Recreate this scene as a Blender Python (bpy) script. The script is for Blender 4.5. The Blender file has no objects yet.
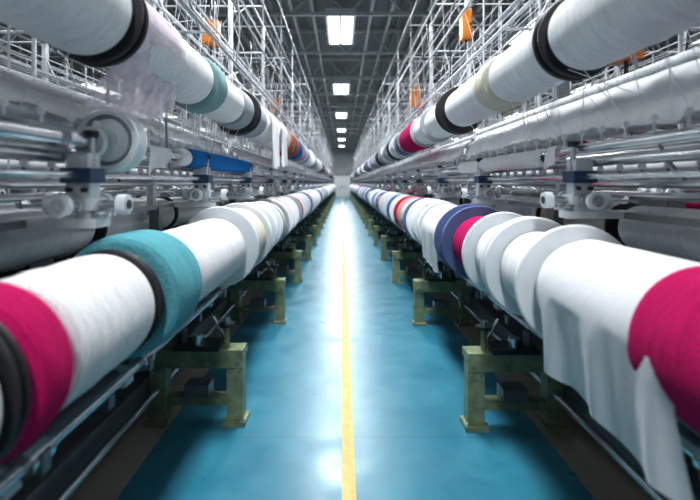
import bpy, math, random
from mathutils import Vector, Matrix
random.seed(7)
S=bpy.context.scene
try:
    S.view_settings.view_transform='Standard'
    S.view_settings.look='None'
    S.view_settings.exposure=.12
    S.view_settings.gamma=.88
except Exception as e: print(e)

# ---------------------------------------------------------------- materials
def newmat(name):
    m=bpy.data.materials.new(name); m.use_nodes=True
    nt=m.node_tree; b=nt.nodes.get('Principled BSDF')
    return m,nt,b
def plain(name,col,rough=.5,metal=0,var=.12,scale=8,bump=0):
    m,nt,b=newmat(name)
    N=nt.nodes; L=nt.links
    tc=N.new('ShaderNodeTexCoord'); n=N.new('ShaderNodeTexNoise'); n.inputs['Scale'].default_value=scale; n.inputs['Detail'].default_value=4
    L.new(tc.outputs['Object'],n.inputs['Vector'])
    r=N.new('ShaderNodeValToRGB')
    r.color_ramp.elements[0].position=.3; r.color_ramp.elements[1].position=.7
    r.color_ramp.elements[0].color=[c*(1-var) for c in col]+[1]
    r.color_ramp.elements[1].color=[min(1,c*(1+var)) for c in col]+[1]
    L.new(n.outputs['Fac'],r.inputs['Fac']); L.new(r.outputs['Color'],b.inputs['Base Color'])
    b.inputs['Roughness'].default_value=rough; b.inputs['Metallic'].default_value=metal
    if bump:
        bp=N.new('ShaderNodeBump'); bp.inputs['Strength'].default_value=bump; bp.inputs['Distance'].default_value=.01
        L.new(n.outputs['Fac'],bp.inputs['Height']); L.new(bp.outputs['Normal'],b.inputs['Normal'])
    return m
def yarn(name,col,dark=.78):
    m,nt,b=newmat(name); N=nt.nodes; L=nt.links
    tc=N.new('ShaderNodeTexCoord')
    w=N.new('ShaderNodeTexWave'); w.wave_type='BANDS'; w.bands_direction='Y'
    w.inputs['Scale'].default_value=26; w.inputs['Distortion'].default_value=4.5; w.inputs['Detail'].default_value=4; w.inputs['Detail Scale'].default_value=3
    L.new(tc.outputs['Object'],w.inputs['Vector'])
    n=N.new('ShaderNodeTexNoise'); n.inputs['Scale'].default_value=7; n.inputs['Detail'].default_value=9; n.inputs['Roughness'].default_value=.68
    mp=N.new('ShaderNodeMapping'); mp.inputs['Scale'].default_value=(1,6,1)
    L.new(tc.outputs['Object'],mp.inputs['Vector']); L.new(mp.outputs['Vector'],n.inputs['Vector'])
    mx=N.new('ShaderNodeMath'); mx.operation='MULTIPLY_ADD'; mx.inputs[1].default_value=.28
    L.new(w.outputs['Fac'],mx.inputs[0]); L.new(n.outputs['Fac'],mx.inputs[2])
    r=N.new('ShaderNodeValToRGB'); r.color_ramp.elements[0].position=.40; r.color_ramp.elements[1].position=.80
    r.color_ramp.elements[0].color=[c*dark for c in col]+[1]; r.color_ramp.elements[1].color=list(col)+[1]
    L.new(mx.outputs[0],r.inputs['Fac']); L.new(r.outputs['Color'],b.inputs['Base Color'])
    bp=N.new('ShaderNodeBump'); bp.inputs['Strength'].default_value=1.0; bp.inputs['Distance'].default_value=.010
    L.new(mx.outputs[0],bp.inputs['Height']); L.new(bp.outputs['Normal'],b.inputs['Normal'])
    b.inputs['Roughness'].default_value=.95; b.inputs['Specular IOR Level'].default_value=.1
    return m
M={}
M['white']=yarn('yarn_white',(.80,.82,.84))
M['cream']=yarn('yarn_cream',(.64,.63,.54))
M['grey']=yarn('yarn_grey',(.35,.39,.43))
M['magenta']=yarn('yarn_magenta',(.52,.012,.13),.65)
M['pink']=yarn('yarn_pink',(.72,.30,.36),.8)
M['teal']=yarn('yarn_teal',(.13,.40,.46),.75)
M['sage']=yarn('yarn_sage',(.25,.40,.41),.8)
M['blue']=yarn('yarn_blue',(.02,.19,.52),.75)
M['lav']=yarn('yarn_slate_blue',(.14,.19,.36),.8)
M['orange']=yarn('yarn_orange',(.70,.15,.03),.8)
M['red']=yarn('yarn_red',(.5,.015,.04),.8)
M['fblack']=plain('flange_black',(.016,.016,.02),.5)
M['fwhite']=plain('flange_white',(.72,.75,.78),.45,var=.05)
M['fgrey']=plain('flange_grey',(.30,.33,.37),.4)
M['core']=plain('cardboard_core',(.06,.055,.055),.7)
M['steel']=plain('brushed_steel',(.64,.67,.70),.22,.9)
M['paint']=plain('painted_frame_grey',(.20,.22,.24),.4,.1)
M['lpaint']=plain('painted_frame_light',(.46,.49,.52),.4,.0)
M['bracket']=plain('bracket_enamel',(.62,.67,.70),.35,.1)
M['dark']=plain('dark_cast_iron',(.035,.038,.042),.5,.3)
M['mid']=plain('machine_grey',(.15,.165,.18),.38,.3)
M['olive']=plain('olive_stand_paint',(.19,.235,.14),.42,.05,var=.3,scale=14)
M['navy']=plain('navy_paint',(.02,.06,.14),.4)
M['obox']=plain('orange_enamel',(.55,.18,.02),.45)
M['thread']=plain('thread_white',(.8,.82,.85),.8)
def cloth(name,alpha,col=(.80,.82,.85)):
    m,nt,b=newmat(name); N=nt.nodes; L=nt.links
    out=N.get('Material Output')
    b.inputs['Base Color'].default_value=(*col,1); b.inputs['Roughness'].default_value=.95; b.inputs['Specular IOR Level'].default_value=.1
    tr=N.new('ShaderNodeBsdfTranslucent'); tr.inputs['Color'].default_value=(*col,1)
    mx=N.new('ShaderNodeMixShader'); mx.inputs[0].default_value=.25
    L.new(b.outputs[0],mx.inputs[1]); L.new(tr.outputs[0],mx.inputs[2])
    tc=N.new('ShaderNodeTexCoord')
    n=N.new('ShaderNodeTexNoise'); n.inputs['Scale'].default_value=26; n.inputs['Detail'].default_value=6
    L.new(tc.outputs['Object'],n.inputs['Vector'])
    bp=N.new('ShaderNodeBump'); bp.inputs['Strength'].default_value=.5; bp.inputs['Distance'].default_value=.006
    L.new(n.outputs['Fac'],bp.inputs['Height']); L.new(bp.outputs['Normal'],b.inputs['Normal'])
    last=mx
    if alpha<1:
        t=N.new('ShaderNodeBsdfTransparent'); m2=N.new('ShaderNodeMixShader')
        n2=N.new('ShaderNodeTexNoise'); n2.inputs['Scale'].default_value=14; L.new(tc.outputs['Object'],n2.inputs['Vector'])
        mr=N.new('ShaderNodeMapRange'); mr.inputs['From Min'].default_value=.3; mr.inputs['From Max'].default_value=.7
        mr.inputs['To Min'].default_value=alpha-.2; mr.inputs['To Max'].default_value=alpha+.25
        L.new(n2.outputs['Fac'],mr.inputs['Value']); L.new(mr.outputs[0],m2.inputs[0])
        L.new(t.outputs[0],m2.inputs[1]); L.new(mx.outputs[0],m2.inputs[2]); last=m2
    L.new(last.outputs[0],out.inputs['Surface'])
    return m
M['cloth']=cloth('white_cloth',1)
M['lace']=cloth('sheer_lace',.58,(.76,.66,.74))
def emis(name,col,st):
    m=bpy.data.materials.new(name); m.use_nodes=True; nt=m.node_tree; nt.nodes.clear()
    e=nt.nodes.new('ShaderNodeEmission'); e.inputs[0].default_value=(*col,1); e.inputs[1].default_value=st
    o=nt.nodes.new('ShaderNodeOutputMaterial'); nt.links.new(e.outputs[0],o.inputs[0]); return m
M['glow']=emis('lamp_diffuser',(.97,.99,1),5)

# ---------------------------------------------------------------- mesh builder
class MB:
    def __init__(s): s.v=[];s.f=[];s.mi=[];s.sm=[];s.mats=[]
    def m(s,k):
        if k not in s.mats: s.mats.append(k)
        return s.mats.index(k)
    def face(s,idx,k,smooth=False):
        s.f.append(idx); s.mi.append(s.m(k)); s.sm.append(smooth)
    def box(s,x0,x1,y0,y1,z0,z1,k,bev=0):
        if x0>x1:x0,x1=x1,x0
        if y0>y1:y0,y1=y1,y0
        if z0>z1:z0,z1=z1,z0
        b=len(s.v)
        s.v+=[(x0,y0,z0),(x1,y0,z0),(x1,y1,z0),(x0,y1,z0),(x0,y0,z1),(x1,y0,z1),(x1,y1,z1),(x0,y1,z1)]
        for q in((0,3,2,1),(4,5,6,7),(0,1,5,4),(1,2,6,5),(2,3,7,6),(3,0,4,7)): s.face([b+i for i in q],k)
    def tube(s,p0,p1,r,k,n=12,r1=None,cap=True):
        p0=Vector(p0);p1=Vector(p1); d=(p1-p0)
        if d.length<1e-6:return
        r1=r if r1 is None else r1
        q=d.to_track_quat('Z','Y'); b=len(s.v)
        for (p,rr) in((p0,r),(p1,r1)):
            for i in range(n):
                a=2*math.pi*i/n
                s.v.append(tuple(p+q@Vector((math.cos(a)*rr,math.sin(a)*rr,0))))
        for i in range(n):
            j=(i+1)%n; s.face([b+i,b+j,b+n+j,b+n+i],k,True)
        if cap:
            c=len(s.v); s.v+=[s.v[b+i] for i in range(2*n)]
            s.face([c+i for i in reversed(range(n))],k); s.face([c+n+i for i in range(n)],k)
    def path(s,pts,r,k,n=6):
        for a,b in zip(pts[:-1],pts[1:]): s.tube(a,b,r,k,n,cap=False)
    def rev(s,prof,k,cx,cy,cz,n=48):
        b=len(s.v)
        for (y,r) in prof:
            for i in range(n):
                a=2*math.pi*i/n; s.v.append((cx+math.cos(a)*r,cy+y,cz+math.sin(a)*r))
        for j in range(len(prof)-1):
            for i in range(n):
                i2=(i+1)%n
                s.face([b+j*n+i,b+(j+1)*n+i,b+(j+1)*n+i2,b+j*n+i2],k,True)
    def grid(s,fn,nu,nv,k):
        b=len(s.v)
        for j in range(nv+1):
            for i in range(nu+1): s.v.append(fn(i/nu,j/nv))
        w=nu+1
        for j in range(nv):
            for i in range(nu): s.face([b+j*w+i,b+j*w+i+1,b+(j+1)*w+i+1,b+(j+1)*w+i],k,True)
    def mesh(s,name):
        me=bpy.data.meshes.new(name); me.from_pydata(s.v,[],s.f)
        for k in s.mats: me.materials.append(M[k])
        me.polygons.foreach_set('material_index',s.mi); me.polygons.foreach_set('use_smooth',s.sm)
        me.update(); return me
    def obj(s,name,loc=(0,0,0),parent=None):
        o=bpy.data.objects.new(name,s.mesh(name)); S.collection.objects.link(o); o.location=loc
        if parent: o.parent=parent
        return o
def empty(name,loc=(0,0,0)):
    o=bpy.data.objects.new(name,None); S.collection.objects.link(o); o.location=loc; o.empty_display_size=.2; return o

# ---------------------------------------------------------------- spool
def spool(mb,cx,cy,cz,L,rb,rf,yc,fc,n=56):
    if fc:
        t=.028 if rf>rb+.03 else .02
        if L<.1: t=L*.3
        for y0 in (0,L-t):
            out0 = y0==0
            mb.rev([(y0,.06),(y0,rf-.008)],fc,cx,cy,cz,n)
            mb.rev([(y0,rf-.008),(y0+t*.15,rf-.002),(y0+t*.5,rf),(y0+t*.85,rf-.002),(y0+t,rf-.008)],fc,cx,cy,cz,n)
            mb.rev([(y0+t,rf-.008),(y0+t,.06)],fc,cx,cy,cz,n)
            yy=y0-.004 if out0 else y0+t+.004
            mb.rev([(yy,.05),(yy,rf*.45)],fc,cx,cy,cz,n)
            mb.rev([(yy,rf*.45),(y0 if out0 else y0+t,rf*.45)],fc,cx,cy,cz,n)
        mb.rev([(-.012,.03),(-.012,.055)],'core',cx,cy,cz,24); mb.rev([(-.012,.055),(L+.012,.055)],'core',cx,cy,cz,24)
        a,b=t,L-t
    else:
        a,b=0,L
        rc=min(.075,rb*.5)
        mb.rev([(0,rc-.005),(0,rb-.03)],yc,cx,cy,cz,n); mb.rev([(L,rb-.03),(L,rc-.005)],yc,cx,cy,cz,n)
        mb.rev([(-.008,rc*.5),(-.008,rc)],'core',cx,cy,cz,24); mb.rev([(-.008,rc),(L+.008,rc)],'core',cx,cy,cz,24)
        mb.rev([(L+.008,rc),(L+.008,rc*.5)],'core',cx,cy,cz,24)
    e=min(.03,(b-a)*.25)
    pr=[(a,rb-.03),(a+e*.2,rb-.014),(a+e*.6,rb-.004),(a+e*1.3,rb)]
    if n>40 and b-a>.2:
        k=max(3,int((b-a)/.07))
        for i in range(1,k): pr.append((a+e*1.3+(b-a-e*2.6)*i/k, rb+.003*math.sin(i*2.4+rb*50)+.001))
    else: pr.append(((a+b)/2,rb+.003))
    pr+=[(b-e*1.3,rb),(b-e*.6,rb-.004),(b-e*.2,rb-.014),(b,rb-.03)]
    mb.rev(pr,yc,cx,cy,cz,n)

def add_spool(X,Z,y0,y1,rb,rf,yc,fc):
    mb=MB(); L=y1-y0; spool(mb,0,-L/2,0,L,rb,rf,yc,fc)
    kind='yarn_spool' if fc else 'yarn_package'
    if L<.1: kind='spool_separator_disc'
    return mb.obj(kind,(X,(y0+y1)/2,Z))

XL,XR=-.84,.99; ZL=1.065
XUL,XUR=-.90,.99; ZU=2.11
def fill(y,yend,pal,flp,rr,sc=1.0,rng=random):
    out=[]
    while y<yend:
        L=rng.choice([.3,.36,.42,.5])*sc
        f=rng.choice(flp); c=rng.choice(pal)
        rb=rr*rng.uniform(.82,.94); rf=rr*rng.uniform(.98,1.1)
        if f is None: rb=rr*rng.uniform(.85,1.0)
        out.append((y,y+L,rb,rf,c,f)); y+=L+rng.choice([.03,.05,.08])
    return out
W=['white']*7
LL=[(.52,.915,.19,.20,'white',None),(.935,.975,.15,.195,'core','fblack'),
    (.99,1.13,.205,.21,'magenta',None),(1.16,1.65,.19,.19,'white',None),(1.67,1.695,.15,.195,'core','fblack'),(1.74,2.05,.235,.25,'teal',None),
    (2.09,3.12,.20,.2,'white',None),(3.18,3.78,.235,.275,'cream','fwhite'),(3.83,4.2,.22,.262,'white','fwhite'),
    (4.26,4.7,.2,.25,'white','fwhite'),(4.76,5.2,.22,.255,'cream','fgrey'),(5.25,5.75,.21,.26,'pink','fwhite'),
    (5.8,6.4,.2,.255,'white','fwhite'),(6.45,7.0,.2,.25,'white','fgrey'),(7.05,7.3,.24,.25,'magenta',None),(7.35,7.95,.2,.25,'white','fwhite'),(8.0,8.5,.2,.25,'lav','fwhite')]
LR=[(.62,1.30,.212,.2,'magenta',None),(1.33,1.93,.20,.2,'white',None),(1.96,2.42,.19,.26,'white','fwhite'),(2.45,2.86,.19,.26,'white','fwhite'),
    (2.92,3.36,.20,.2,'magenta',None),(3.38,3.66,.2,.272,'white','lav'),(3.70,4.5,.225,.24,'white',None),(4.54,4.86,.2,.255,'cream','fwhite'),(4.9,5.3,.2,.265,'white','fwhite'),
    (5.34,5.6,.22,.26,'white','lav'),(5.65,6.1,.24,.27,'cream',None),(6.15,6.4,.25,.25,'pink',None),(6.45,6.75,.25,.26,'red',None),(6.8,7.25,.2,.26,'white','fwhite'),(7.3,7.6,.25,.26,'blue',None),(7.65,7.9,.24,.26,'lav',None),(7.95,8.5,.2,.26,'white','fwhite')]
UL=[(.75,1.66,.165,.17,'white',None),(1.68,1.75,.12,.18,'core','fblack'),(1.78,2.76,.15,.16,'white',None),(2.80,3.02,.170,.17,'sage',None),
    (3.05,3.62,.15,.155,'white',None),(3.65,3.95,.165,.17,'grey',None),(3.98,4.07,.14,.2,'grey','fblack'),(4.10,4.6,.17,.17,'grey',None),(4.65,5.3,.17,.18,'white',None),(5.35,6.1,.16,.19,'white','fwhite'),
    (6.15,6.5,.17,.19,'white','fgrey'),(6.55,7.0,.19,.2,'orange',None),(7.05,7.35,.18,.19,'grey','fblack'),(7.4,7.8,.19,.2,'orange',None),(7.85,8.5,.19,.2,'blue',None)]
UR=[(.6,1.92,.155,.17,'white',None),(1.94,2.02,.12,.172,'core','fblack'),(2.05,2.72,.145,.15,'white',None),(2.75,2.95,.165,.16,'cream',None),(2.98,3.85,.15,.16,'white',None),
    (3.89,3.98,.14,.2,'grey','fblack'),(4.01,4.75,.16,.16,'white',None),(4.8,5.5,.16,.19,'white','fgrey'),(5.55,6.1,.19,.19,'magenta',None),(6.15,6.7,.18,.2,'magenta',None),(6.75,7.3,.17,.19,'lav','fgrey'),(7.35,7.9,.18,.2,'white','fwhite')]
colL=W+['cream','magenta','lav','pink','teal','blue']; colU=W+['blue','orange','magenta','grey','cream']
rows=[(XL,ZL,LL,colL,.25,['fwhite']*4+['fgrey','lav',None,None]),(XR,ZL,LR,W+['cream','red','magenta','blue','lav','pink','blue'],.25,['fwhite']*3+['fgrey','lav',None,None,None]),
      (XUL,ZU,UL,colU,.19,['fwhite','fgrey','fblack',None,None]),(XUR,ZU,UR,colU,.19,['fwhite','fgrey','fblack',None,None])]
for X,Z,lst,pal,rr,flp in rows:
    for t in lst: add_spool(X,Z,*t)
    mb=MB()
    for (y0,y1,rb,rf,c,f) in fill(lst[-1][1]+.05,47,pal,flp,rr): spool(mb,0,y0,0,y1-y0,rb,rf,c,f,24)
    mb.obj('yarn_spool_row',(X,0,Z))

# ---------------------------------------------------------------- machine frames
def stand(mb,sx,a,y):
    a=a+.035
    u=lambda v: sx*v
    w=.05
    for uu,k in((a-.21,'olive'),(a+.27,'olive')):
        mb.box(u(uu-w),u(uu+w),y-.05,y+.05,.03,.42,k)
        mb.box(u(uu-w-.02),u(uu+w+.02),y-.075,y+.075,.0,.03,k)
        for s in(-1,1):
            mb.tube((u(uu+s*.058),y-.06,.03),(u(uu+s*.058),y-.06,.045),.010,'steel',6)
            mb.tube((u(uu+s*.028),y-.058,.33),(u(uu+s*.028),y-.05,.33),.010,'steel',6)
        # gusset plate
        mb.box(u(uu-.03),u(uu+.03),y-.056,y-.05,.30,.42,k)
    mb.box(u(a-.265),u(a+.33),y-.07,y+.07,.42,.47,'olive')
    mb.box(u(a-.265),u(a+.33),y-.07,y-.055,.36,.42,'olive')
    for uu in(a-.23,a-.05,a+.1,a+.25): mb.tube((u(uu),y-.08,.39),(u(uu),y-.07,.39),.013,'steel',8)
    mb.box(u(a-.16),u(a+.22),y-.045,y+.045,.12,.17,'olive')
    mb.box(u(a-.12),u(a+.16),y-.09,y+.09,.47,.50,'dark')
    mb.box(u(a-.05),u(a+.10),y-.06,y+.06,.17,.25,'mid')
    k=a-.15
    mb.tube((u(k),y,.47),(u(k),y,.62),.018,'olive',10); mb.tube((u(k),y,.60),(u(k),y,.62),.05,'dark',14); mb.tube((u(k),y,.62),(u(k),y,.65),.022,'steel',10)
    mb.tube((u(k-.01),y,.50),(u(k+.09),y,.66),.012,'steel',8)
    mb.tube((u(a+.02),y-.04,.50),(u(a+.02),y-.04,.56),.035,'steel',12)
    mb.tube((u(a+.12),y,.5),(u(a+.12),y,.59),.025,'mid',10)
    mb.box(u(a+.265),u(a+.325),y-.035,y+.035,.47,1.35,'mid')
def clamp(mb,sx,a,y,zr=1.5):
    u=lambda v: sx*v
    c=a+.13
    mb.box(u(c-.045),u(c+.045),y-.035,y+.035,1.36,zr+.02,'bracket')
    mb.box(u(c-.06),u(c+.06),y-.05,y+.05,1.40,1.445,'bracket')
    mb.box(u(c-.075),u(c+.30),y-.05,y+.05,1.335,1.37,'bracket')
    mb.tube((u(c),y-.17,1.42),(u(c),y+.17,1.42),.016,'steel',12)
    for s in(-1,1):
        mb.tube((u(c),y+s*.13,1.42),(u(c),y+s*.155,1.42),.040,'bracket',18)
        mb.tube((u(c),y+s*.155,1.42),(u(c),y+s*.165,1.42),.025,'steel',14)
        mb.tube((u(c),y+s*.06,1.42),(u(c),y+s*.08,1.42),.034,'steel',14)
        mb.tube((u(c+s*.028),y-.055,1.475),(u(c+s*.028),y-.035,1.475),.010,'dark',8)
        mb.tube((u(c-.05),y+s*.02,1.385),(u(c-.11),y+s*.02,1.385),.012,'steel',8)
    mb.tube((u(c-.16),y,1.42),(u(c+.22),y,1.42),.018,'steel',12)
    mb.tube((u(c-.17),y,1.42),(u(c-.135),y,1.42),.038,'bracket',18); mb.tube((u(c-.175),y,1.42),(u(c-.17),y,1.42),.018,'dark',12)
    mb.tube((u(c+.10),y,1.42),(u(c+.13),y,1.42),.040,'bracket',18)
    mb.box(u(c-.055),u(c+.055),y-.055,y+.055,zr,zr+.055,'navy')
    mb.box(u(c-.04),u(c+.04),y-.045,y+.045,zr+.055,zr+.11,'bracket')
    mb.tube((u(c-.03),y,zr+.06),(u(c-.03),y,zr+.19),.014,'steel',8)
    mb.tube((u(c-.03),y,zr+.17),(u(c-.03),y,zr+.195),.026,'dark',10)
def frame(mb,sx,a,au,y0,y1,stands,clamps,seed,near=True):
    R=random.Random(seed); u=lambda v: sx*v
    def rail(uu,z,r,k,n=12): mb.tube((u(uu),y0,z),(u(uu),y1,z),r,k,n)
    def bar(u0,u1,z0,z1,k): mb.box(u(u0),u(u1),y0,y1,z0,z1,k)
    rail(a,ZL,.03,'steel'); rail(au,ZU,.025,'steel')
    rail(a+.14,1.66,.022,'steel'); rail(a+.20,1.60,.024,'steel'); rail(a+.30,1.76,.032,'lpaint',16)
    rail(a+.36,1.50,.022,'steel'); rail(a+.46,1.44,.018,'steel'); rail(a+.13,1.53,.013,'steel')
    bar(a+.31,a+.35,1.335,1.365,'mid'); bar(a+.42,a+.62,1.0,1.06,'mid')
    rail(a+.62,1.58,.022,'lpaint'); rail(a+.75,1.68,.018,'steel'); rail(a+.8,1.5,.03,'paint')
    rail(a+.06,.70,.020,'steel'); rail(a+.17,.64,.03,'mid'); rail(a+.24,.78,.022,'steel')
    bar(a+.34,a+.42,.50,.60,'paint'); bar(a+.36,a+.5,.18,.30,'mid'); bar(a+.46,a+.5,.32,1.0,'dark'); bar(a+.30,a+.36,.85,.93,'mid')
    rail(a+.30,.22,.022,'steel')
    bar(a+.5,a+.9,.0,.12,'dark')
    for y in stands:
        stand(mb,sx,a,y)
        mb.tube((u(a),y-.012,ZL),(u(a),y+.012,ZL),.07,'dark',18)
        mb.tube((u(a),y,ZL),(u(a+.33),y,ZL),.022,'mid',8)
        pu=a+.36
        mb.box(u(pu-.02),u(pu+.02),y-.025,y+.025,1.3,3.9,'lpaint')
        mb.box(u(pu-.035),u(pu+.035),y-.04,y+.04,2.02,2.18,'paint')
        mb.tube((u(pu),y,ZU),(u(au),y,ZU),.018,'paint',10)
        mb.tube((u(pu),y,2.75),(u(au),y,ZU),.010,'lpaint',8)
        for z in(2.45,2.9,3.4,3.88): mb.tube((u(a),y,z),(u(a+1.5),y,z),.010,'lpaint',6)
        mb.tube((u(pu),y,3.9),(u(pu),y,5.6),.010,'lpaint',6)
        mb.tube((u(a+1.1),y,1.3),(u(a+1.1),y,3.9),.014,'lpaint',8)
        mb.tube((u(a+.05),y,2.45),(u(pu),y,3.3),.008,'paint',6)
        mb.tube((u(a+1.1),y,2.45),(u(pu),y,3.3),.008,'paint',6)
        mb.box(u(a+.6),u(a+1.1),y-.03,y+.03,1.36,1.42,'paint'); mb.box(u(a+1.0),u(a+1.1),y-.04,y+.04,0,1.4,'mid')
        for k in range(11 if near else 4):
            yy=y+R.uniform(-.9,.9); uu=a+R.uniform(-.0,1.2); zt=R.choice([2.45,2.9,3.4,3.9]); zb=zt-R.uniform(.3,1.1)
            p0=Vector((u(uu),yy,zt)); p2=Vector((u(uu+R.uniform(-.2,.2)),yy+R.uniform(-.3,.3),zb)); c=(p0+p2)/2+Vector((R.uniform(-.1,.1),R.uniform(-.15,.15),-R.uniform(0,.3)))
            pts=[p0*(1-t)**2+c*2*t*(1-t)+p2*t*t for t in (0,.2,.4,.6,.8,1)]
            mb.path(pts,R.choice([.003,.005,.007]),R.choice(['lpaint','bracket','dark','paint']),5)
        for k in range(3):
            yy=y+R.uniform(.2,1.9); uu=a+R.uniform(.2,.9)
            mb.tube((u(uu),yy,1.45),(u(uu),yy,R.uniform(2.2,3.9)),R.choice([.005,.009]),'lpaint',6)
        for zc,sag,uo in((2.9,.22,.34),(2.44,.12,.30),(3.38,.3,.2)):
            pts=[(u(a+uo),y+2.08*t,zc-sag*4*t*(1-t)) for t in [i/8 for i in range(9)]]
            mb.path(pts,.006,R.choice(['dark','lpaint','paint']),5)
        for yy in(y+.5,y+1.25):
            mb.box(u(a+.12),u(a+.22),yy-.04,yy+.04,.59,.69,'lpaint'); mb.box(u(a+.02),u(a+.28),yy-.02,yy+.02,.66,.72,'mid')
            mb.tube((u(a+.06),yy-.05,.70),(u(a+.06),yy+.05,.70),.036,'steel',14)
            mb.box(u(a+.2),u(a+.38),yy-.03,yy+.03,.48,.54,'mid')
    for y in clamps: clamp(mb,sx,a,y)
    if near:
        y=.5
        while y<16:
            mb.tube((u(a+.14),y,1.67),(u(a+.14),y,1.73),.006,'bracket',6); mb.tube((u(a+.14),y-.006,1.735),(u(a+.14),y+.006,1.735),.014,'fwhite',10)
            mb.tube((u(a+.36),y+.07,1.5),(u(a+.36),y+.07,1.57),.006,'dark',6); mb.tube((u(a+.36),y+.064,1.575),(u(a+.36),y+.076,1.575),.016,'bracket',10)
            y+=.17
        for k in range(110):
            y=.9+R.random()**1.5*14; 
            mb.tube((u(au+R.uniform(-.1,.14)),y+R.uniform(-.05,.05),ZU+R.choice([-.12,.1])),(u(a+R.choice([.14,.2,.3])),y+R.uniform(-.35,.35),1.72),.0018,'thread',4,cap=False)
            mb.tube((u(au+.1),y,ZU+.14),(u(a+R.choice([0,.2,.36])),y+R.uniform(-.5,.5),R.choice([2.45,2.9,3.4])),.0018,'thread',4,cap=False)
    for (du,z,r) in[(0,2.45,.012),(.08,2.62,.007),(.0,2.9,.011),(.05,3.1,.006),(.0,3.4,.012),(.0,3.88,.014),(.2,2.5,.008),(.36,2.45,.016),(.36,2.9,.014),(.36,3.88,.018),(.2,3.4,.007),(.5,2.6,.008),(.7,2.45,.012),(.7,3.0,.014),(.9,2.8,.009),(.9,3.4,.014),(1.1,2.45,.014),(1.1,3.88,.014),(1.4,2.9,.014),(1.4,3.4,.012),(.55,2.25,.014),(.8,2.05,.016),(.75,1.9,.012),(1.1,1.75,.016),(1.1,2.1,.012)]:
        rail(a+du,z,r,'lpaint' if R.random()<.6 else 'paint',8)
SP=[-1.24]+[.84+2.08*k for k in range(23)]
for sx,a,au,off,c0,nm in((-1,.84,.90,.02,1.80,'left'),(1,.99,.99,-.04,2.25,'right')):
    root=empty('winding_machine')
    mb=MB(); frame(mb,sx,a,au,-3,48,[s+off for s in SP],[c0-1.55+1.5*k for k in range(31)],3 if sx<0 else 5)
    mb.obj('frame',parent=root)
    mb=MB(); y=-1
    while y<46:
        L=random.choice([.9,1.1,1.3]); r=.115
        spool(mb,sx*(a+.54),y,1.27,L,r,.13,random.choice(['white','white','white','white','cream']),random.choice([None,None,'fblack','fwhite']),28)
        y+=L+.06
    mb.tube((sx*(a+.54),-1,1.27),(sx*(a+.54),47,1.27),.03,'steel')
    mb.obj('rear_rolls',parent=root)

mb=MB(); frame(mb,1,.84,.9,-3,48,SP,[1+1.5*k for k in range(31)],11,False)
rr=random.Random(21)
for X,Z,r in((.84,ZL,.24),(.9,ZU,.18),(1.42,1.27,.12),(2.0,1.75,.1)):
    for (y0,y1,rb,rf,c,f) in fill(-2,47,W+['white']*4+['grey']*3+['teal','magenta','blue','cream'],['fwhite','fgrey',None],r,1.2,rr): spool(mb,X,y0,Z,y1-y0,rb,rf,c,f,18)
bg=mb.mesh('background_machine')
for X in(1.75,4.0,6.3,8.6):
    for s in(1,-1):
        o=bpy.data.objects.new('winding_machine',bg); S.collection.objects.link(o)
        o.location=(s*X,0,0)
        if s<0: o.rotation_euler=(0,0,math.pi); o.location=(s*X,45,0)

# ---------------------------------------------------------------- fabrics
def drape(name,sx,a,Z,R,y0,y1,zb,mat='cloth',amp=.018,seed=1,top=100,inn=0,spread=0,skew=0,fr=24):
    rg=random.Random(seed); ph=[rg.uniform(0,6) for _ in range(6)]
    mb=MB()
    arc=math.radians(top)*R; tot=arc+(Z-zb)
    def fn(i,j):
        y=y0+(y1-y0)*i; s=j*tot
        if s<arc:
            th=math.radians(top)-s/R
            uu=a-math.cos(th)*R; z=Z+math.sin(th)*R
            f=0
        else:
            uu=a-R; z=Z-(s-arc); f=(s-arc)/(tot-arc)
        k=f**.6
        rip=amp*k*(math.sin(y*fr+ph[0]+z*1.5)+.45*math.sin(y*fr*2.1+ph[1]+z*5)+.5*math.sin(y*11+ph[2]-z*3))
        z+=.02*f*math.sin(y*6+ph[3])+.006*f*math.sin(y*40+ph[4])+skew*f*i
        yy=y+.03*k*math.sin(z*11+ph[5])*(i-.5)+spread*f*(i-.2)
        return (sx*(uu-rip+inn*f),yy,z)
    mb.grid(fn,100,48,mat); return mb.obj(name)
drape('draped_cloth',1,.99,ZL,.209,1.12,1.86,.73,seed=3,amp=.017,inn=.05,fr=20)
drape('draped_cloth',1,.99,ZL,.236,3.78,4.42,.78,seed=4,amp=.012,inn=.02)
drape('lace_cloth',-1,.90,ZU,.165,1.79,2.2,1.79,'lace',.016,seed=5,top=110,inn=.20,spread=.45,skew=.06)
drape('draped_cloth',-1,.90,ZU,.19,4.75,5.25,1.66,seed=6,amp=.012)
drape('draped_cloth',-1,.90,ZU,.20,5.5,6.0,1.70,seed=8,amp=.012)
drape('draped_cloth',-1,.98,1.66,.035,2.3,2.6,1.54,seed=9,amp=.014,skew=.05)
drape('draped_cloth',1,1.13,1.66,.035,2.40,2.50,1.58,seed=12,amp=.012)
def sheet(name,sx,uu,z0,z1,y0,y1,mat='cloth',seed=1,amp=.012,slant=.14):
    rg=random.Random(seed); p=[rg.uniform(0,6) for _ in range(6)]; mb=MB()
    nu=int((y1-y0)*40)
    def fn(i,j):
        y=y0+(y1-y0)*i
        zz0=z0+.02*math.sin(y*2.3+p[0])+.012*math.sin(y*7.1+p[1])+.006*math.sin(y*19+p[2])+.003*math.sin(y*43+p[5])
        z=z1+(zz0-z1)*j
        d=slant*j+amp*j*(math.sin(y*21+p[3])+.5*math.sin(y*47+p[4]))+.02*math.sin(j*3.1)
        return (sx*(uu-d),y,z)
    mb.grid(fn,nu,10,mat)
    mb.tube((sx*(uu+.0),y0-.05,z1),(sx*(uu),y1+.05,z1),.028,'white',12)
    return mb.obj(name)
sheet('fabric_sheet',1,1.30,1.75,1.97,.7,4.4,seed=1)
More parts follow.
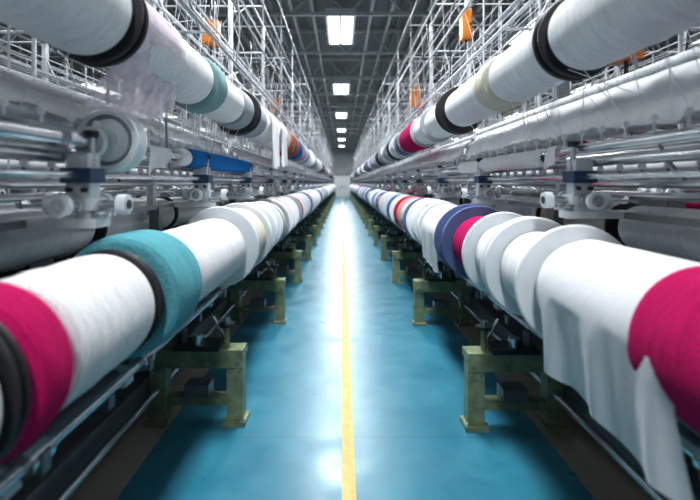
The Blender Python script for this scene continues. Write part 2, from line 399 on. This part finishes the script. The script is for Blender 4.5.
sheet('fabric_sheet',1,1.30,1.76,1.95,4.6,9.5,seed=2)
sheet('fabric_sheet',1,1.30,1.77,1.93,9.8,22,seed=5)
sheet('fabric_sheet',-1,1.16,1.78,1.86,.7,4.4,seed=3,amp=.006,slant=.07)
sheet('fabric_sheet',-1,1.16,1.76,1.86,4.9,14,seed=4,amp=.006,slant=.07)
def roll(name,X,Z,y0,y1,r,mat,cap=None):
    mb=MB(); L=y1-y0; spool(mb,0,-L/2,0,L,r,r+.02,mat,cap,36); mb.obj(name,(X,(y0+y1)/2,Z))
mb=MB(); mb.tube((0,-.35,0),(0,.35,0),.038,'steel',24); mb.tube((0,.30,0),(0,.34,0),.06,'bracket',24); mb.tube((0,.1,0),(0,.13,0),.055,'steel',24); mb.obj('roller_shaft',(-.98,1.5,1.66))
# white pulley wheel with grooved rim and hub
mb=MB()
mb.rev([(-.045,.04),(-.045,.085)],'fwhite',0,0,0,48); mb.rev([(-.045,.085),(-.03,.09)],'fwhite',0,0,0,48); mb.rev([(-.03,.09),(-.05,.105)],'fgrey',0,0,0,48)
mb.rev([(-.05,.105),(-.05,.125)],'fwhite',0,0,0,48)
mb.rev([(-.05,.125),(-.04,.132),(-.03,.128),(-.015,.105),(.015,.105),(.03,.128),(.04,.132),(.05,.125)],'fwhite',0,0,0,48)
mb.rev([(.05,.125),(.05,.04)],'fwhite',0,0,0,48)
mb.tube((0,-.075,0),(0,-.045,0),.045,'bracket',24); mb.tube((0,-.085,0),(0,-.075,0),.022,'dark',16)
mb.obj('pulley_wheel',(-.96,1.95,1.675))
roll('fabric_roll',-1.0,1.66,2.8,2.98,.055,'white'); roll('fabric_roll',-.99,1.66,3.0,4.9,.062,'blue')
roll('fabric_roll',1.13,1.64,2.6,4.4,.05,'white')

# ---------------------------------------------------------------- control boxes
def cbox(X,Y,Z,w=.16,h=.26):
    mb=MB(); mb.box(-w/2,w/2,-.06,.06,-h/2,h/2,'obox'); mb.box(-w/2+.015,w/2-.015,-.066,-.06,-h/2+.02,h/2-.02,'obox')
    mb.tube((w*.3,-.075,0),(w*.3,-.06,0),.012,'dark',10); mb.tube((0,0,h/2),(0,0,h/2+.25),.012,'lpaint',8)
    mb.tube((0,0,-h/2-.1),(0,0,-h/2),.01,'dark',8); mb.box(-.03,.03,.06,.1,-.05,.05,'paint')
    mb.obj('control_box',(X,Y,Z))
cbox(-1.36,4.85,3.05,.16,.26); cbox(1.3,4.9,3.15,.10,.3); cbox(1.25,7.9,2.95,.16,.34); cbox(1.40,2.3,2.15,.1,.1); cbox(-1.3,9.1,3.0)

# ---------------------------------------------------------------- room
Y0,Y1,XW,H=-7,50,12.5,5.7
def shell(name,x0,x1,y0,y1,z0,z1,mat):
    mb=MB(); M['_t']=mat; mb.box(x0,x1,y0,y1,z0,z1,'_t'); return mb.obj(name)
m,nt,b=newmat('epoxy_floor'); N=nt.nodes; L=nt.links
def math_(op,a_,b_=None):
    c=N.new('ShaderNodeMath'); c.operation=op
    for i,v in enumerate((a_,b_)):
        if v is None: continue
        if isinstance(v,(int,float)): c.inputs[i].default_value=v
        else: L.new(v,c.inputs[i])
    return c.outputs[0]
tc=N.new('ShaderNodeTexCoord'); sep=N.new('ShaderNodeSeparateXYZ'); L.new(tc.outputs['Object'],sep.inputs[0])
n=N.new('ShaderNodeTexNoise'); n.inputs['Scale'].default_value=1.3; n.inputs['Detail'].default_value=10; n.inputs['Roughness'].default_value=.72; L.new(tc.outputs['Object'],n.inputs['Vector'])
r=N.new('ShaderNodeValToRGB'); r.color_ramp.elements[0].position=.36; r.color_ramp.elements[1].position=.68
r.color_ramp.elements[0].color=(.018,.15,.225,1); r.color_ramp.elements[1].color=(.045,.225,.31,1)
L.new(n.outputs['Fac'],r.inputs['Fac'])
fy=math_('FRACT',math_('DIVIDE',math_('ADD',sep.outputs['Y'],10-.27),4.16)); jt=math_('LESS_THAN',fy,.002)
mixj=N.new('ShaderNodeMix'); mixj.data_type='RGBA'; L.new(math_('MULTIPLY',jt,.5),mixj.inputs['Factor']); L.new(r.outputs['Color'],mixj.inputs['A']); mixj.inputs['B'].default_value=(.01,.06,.09,1)
mu=math_('MULTIPLY',math_('GREATER_THAN',sep.outputs['X'],-1.07),math_('LESS_THAN',sep.outputs['X'],1.20))
mix=N.new('ShaderNodeMix'); mix.data_type='RGBA'; L.new(mu,mix.inputs['Factor'])
mix.inputs['A'].default_value=(.28,.27,.23,1); L.new(mixj.outputs['Result'],mix.inputs['B'])
L.new(mix.outputs['Result'],b.inputs['Base Color'])
rm=N.new('ShaderNodeMapRange'); rm.inputs['From Min'].default_value=.3; rm.inputs['From Max'].default_value=.7; rm.inputs['To Min'].default_value=.26; rm.inputs['To Max'].default_value=.42
n3=N.new('ShaderNodeTexNoise'); n3.inputs['Scale'].default_value=3.5; n3.inputs['Detail'].default_value=9; n3.inputs['Roughness'].default_value=.65; L.new(tc.outputs['Object'],n3.inputs['Vector'])
L.new(n3.outputs['Fac'],rm.inputs['Value']); L.new(rm.outputs[0],b.inputs['Roughness'])
bp=N.new('ShaderNodeBump'); bp.inputs['Strength'].default_value=.07; bp.inputs['Distance'].default_value=.01
L.new(n3.outputs['Fac'],bp.inputs['Height']); L.new(bp.outputs['Normal'],b.inputs['Normal'])
b.inputs['Specular IOR Level'].default_value=.5
shell('floor',-XW,XW,Y0,Y1,-.1,0,m)
M['yellow']=plain('yellow_floor_paint',(.58,.45,.17),.6,var=.15,scale=20)
mb=MB(); mb.box(.000,.068,Y0+.1,Y1-.1,0,.0015,'yellow'); mb.obj('floor_marking_line')
M['roof']=plain('roof_sheet_grey',(.16,.18,.18),.6,.1)
M['truss']=plain('roof_steel_grey',(.38,.41,.40),.5,.1)
mb=MB(); mb.box(-XW,XW,Y0,Y1,H,H+.1,'roof')
x=-XW+.1
while x<XW:
    mb.box(x,x+.06,Y0,Y1,H-.05,H,'roof'); x+=.3
mb.obj('ceiling')
wm=plain('wall_panel_grey',(.15,.17,.185),.6,scale=1.5)
shell('wall_left',-XW-.1,-XW,Y0,Y1,0,H,wm); shell('wall_right',XW,XW+.1,Y0,Y1,0,H,wm); shell('wall_far',-XW,XW,Y1,Y1+.1,0,H,plain('far_wall_panel',(.30,.33,.34),.6,scale=1)); shell('wall_back',-XW,XW,Y0-.1,Y0,0,H,wm)
YD=Y1-.015
mb=MB(); mb.box(-.9,.9,YD-.05,YD,0,2.3,'bracket')
for s in(-1,1): mb.box(s*.9,s*1.0,YD-.08,YD,0,2.4,'mid'); mb.box(s*.04,s*.8,YD-.07,YD-.05,1.2,2.0,'fwhite'); mb.tube((s*.08,YD-.12,.95),(s*.08,YD-.12,1.25),.015,'steel',8)
mb.box(-1,1,YD-.08,YD,2.3,2.4,'mid'); mb.obj('door_1')
tm=MB()
z0,z1=4.95,5.55
tm.box(-XW+.02,XW-.02,-.04,.04,z1-.04,z1+.04,'truss'); tm.box(-XW+.02,XW-.02,-.035,.035,z0-.035,z0+.035,'truss')
x=-XW+.02
i=0
while x<XW-.7:
    tm.tube((x,0,z0 if i%2 else z1),(x+.6,0,z1 if i%2 else z0),.022,'truss',6); x+=.6; i+=1
tmesh=tm.mesh('roof_truss')
y=1.0
while y<Y1:
    o=bpy.data.objects.new('roof_truss',tmesh); S.collection.objects.link(o); o.location=(0,y,.06); y+=2.9
mb=MB()
for x in(-5,-3,-1.8,-1.1,-.65,.65,1.1,1.9,3,5): mb.box(x-.03,x+.03,Y0,Y1,5.28,5.36,'truss')
for x in(-1.45,1.5,-2.4,2.5): mb.tube((x,Y0,5.1),(x,Y1,5.1),.05,'paint',12)
mb.obj('roof_purlins')

# lamps
lm=MB()
lw,ll=.29,1.0
lm.box(-lw-.03,lw+.03,-ll-.04,ll+.04,.03,.12,'lpaint')
for s in(-1,1):
    lm.box(s*(lw+.03),s*lw,-ll-.04,ll+.04,-.03,.03,'lpaint')
    lm.tube((s*.2,-.7,.12),(s*.2,-.7,.62),.008,'lpaint',6); lm.tube((s*.2,.7,.12),(s*.2,.7,.62),.008,'lpaint',6)
for e in(-1,1): lm.box(-lw,lw,e*(ll+.04),e*ll,-.03,.03,'lpaint')
for xx in(-.14,.14): lm.box(xx-.115,xx+.115,-ll,ll,-.0,.03,'glow')
lm.box(-.02,.02,-ll,ll,-.02,.03,'lpaint')
lmesh=lm.mesh('fluorescent_lamp')
for X in(0,-4.4,4.4,-9,9):
    for k in range(-2,7):
        y=10.7+6.7*k
        if y<Y0+1 or y>Y1-1: continue
        o=bpy.data.objects.new('fluorescent_lamp',lmesh); S.collection.objects.link(o); o.location=(X-.03,y,5.0)
        ld=bpy.data.lights.new('lamp_light','AREA'); ld.shape='RECTANGLE'; ld.size=.6; ld.size_y=1.95; ld.energy=310 if X==0 else 115; ld.color=(.975,.99,1)
        lo=bpy.data.objects.new('lamp_light',ld); S.collection.objects.link(lo); lo.location=(0,0,-.04); lo.parent=o
w=bpy.data.worlds.new('World'); S.world=w; w.use_nodes=True
w.node_tree.nodes['Background'].inputs[0].default_value=(.6,.75,.9,1); w.node_tree.nodes['Background'].inputs[1].default_value=.3

# ---------------------------------------------------------------- camera
cd=bpy.data.cameras.new('camera'); cam=bpy.data.objects.new('camera',cd); S.collection.objects.link(cam)
cam.location=(0,0,1.5); cam.rotation_euler=(math.pi/2,0,0)
cd.sensor_width=36; cd.lens=24; cd.shift_x=8/700; cd.shift_y=-67/700; cd.clip_start=.05; cd.clip_end=200
cd.dof.use_dof=True; cd.dof.focus_distance=3.4; cd.dof.aperture_fstop=1.3
S.camera=cam
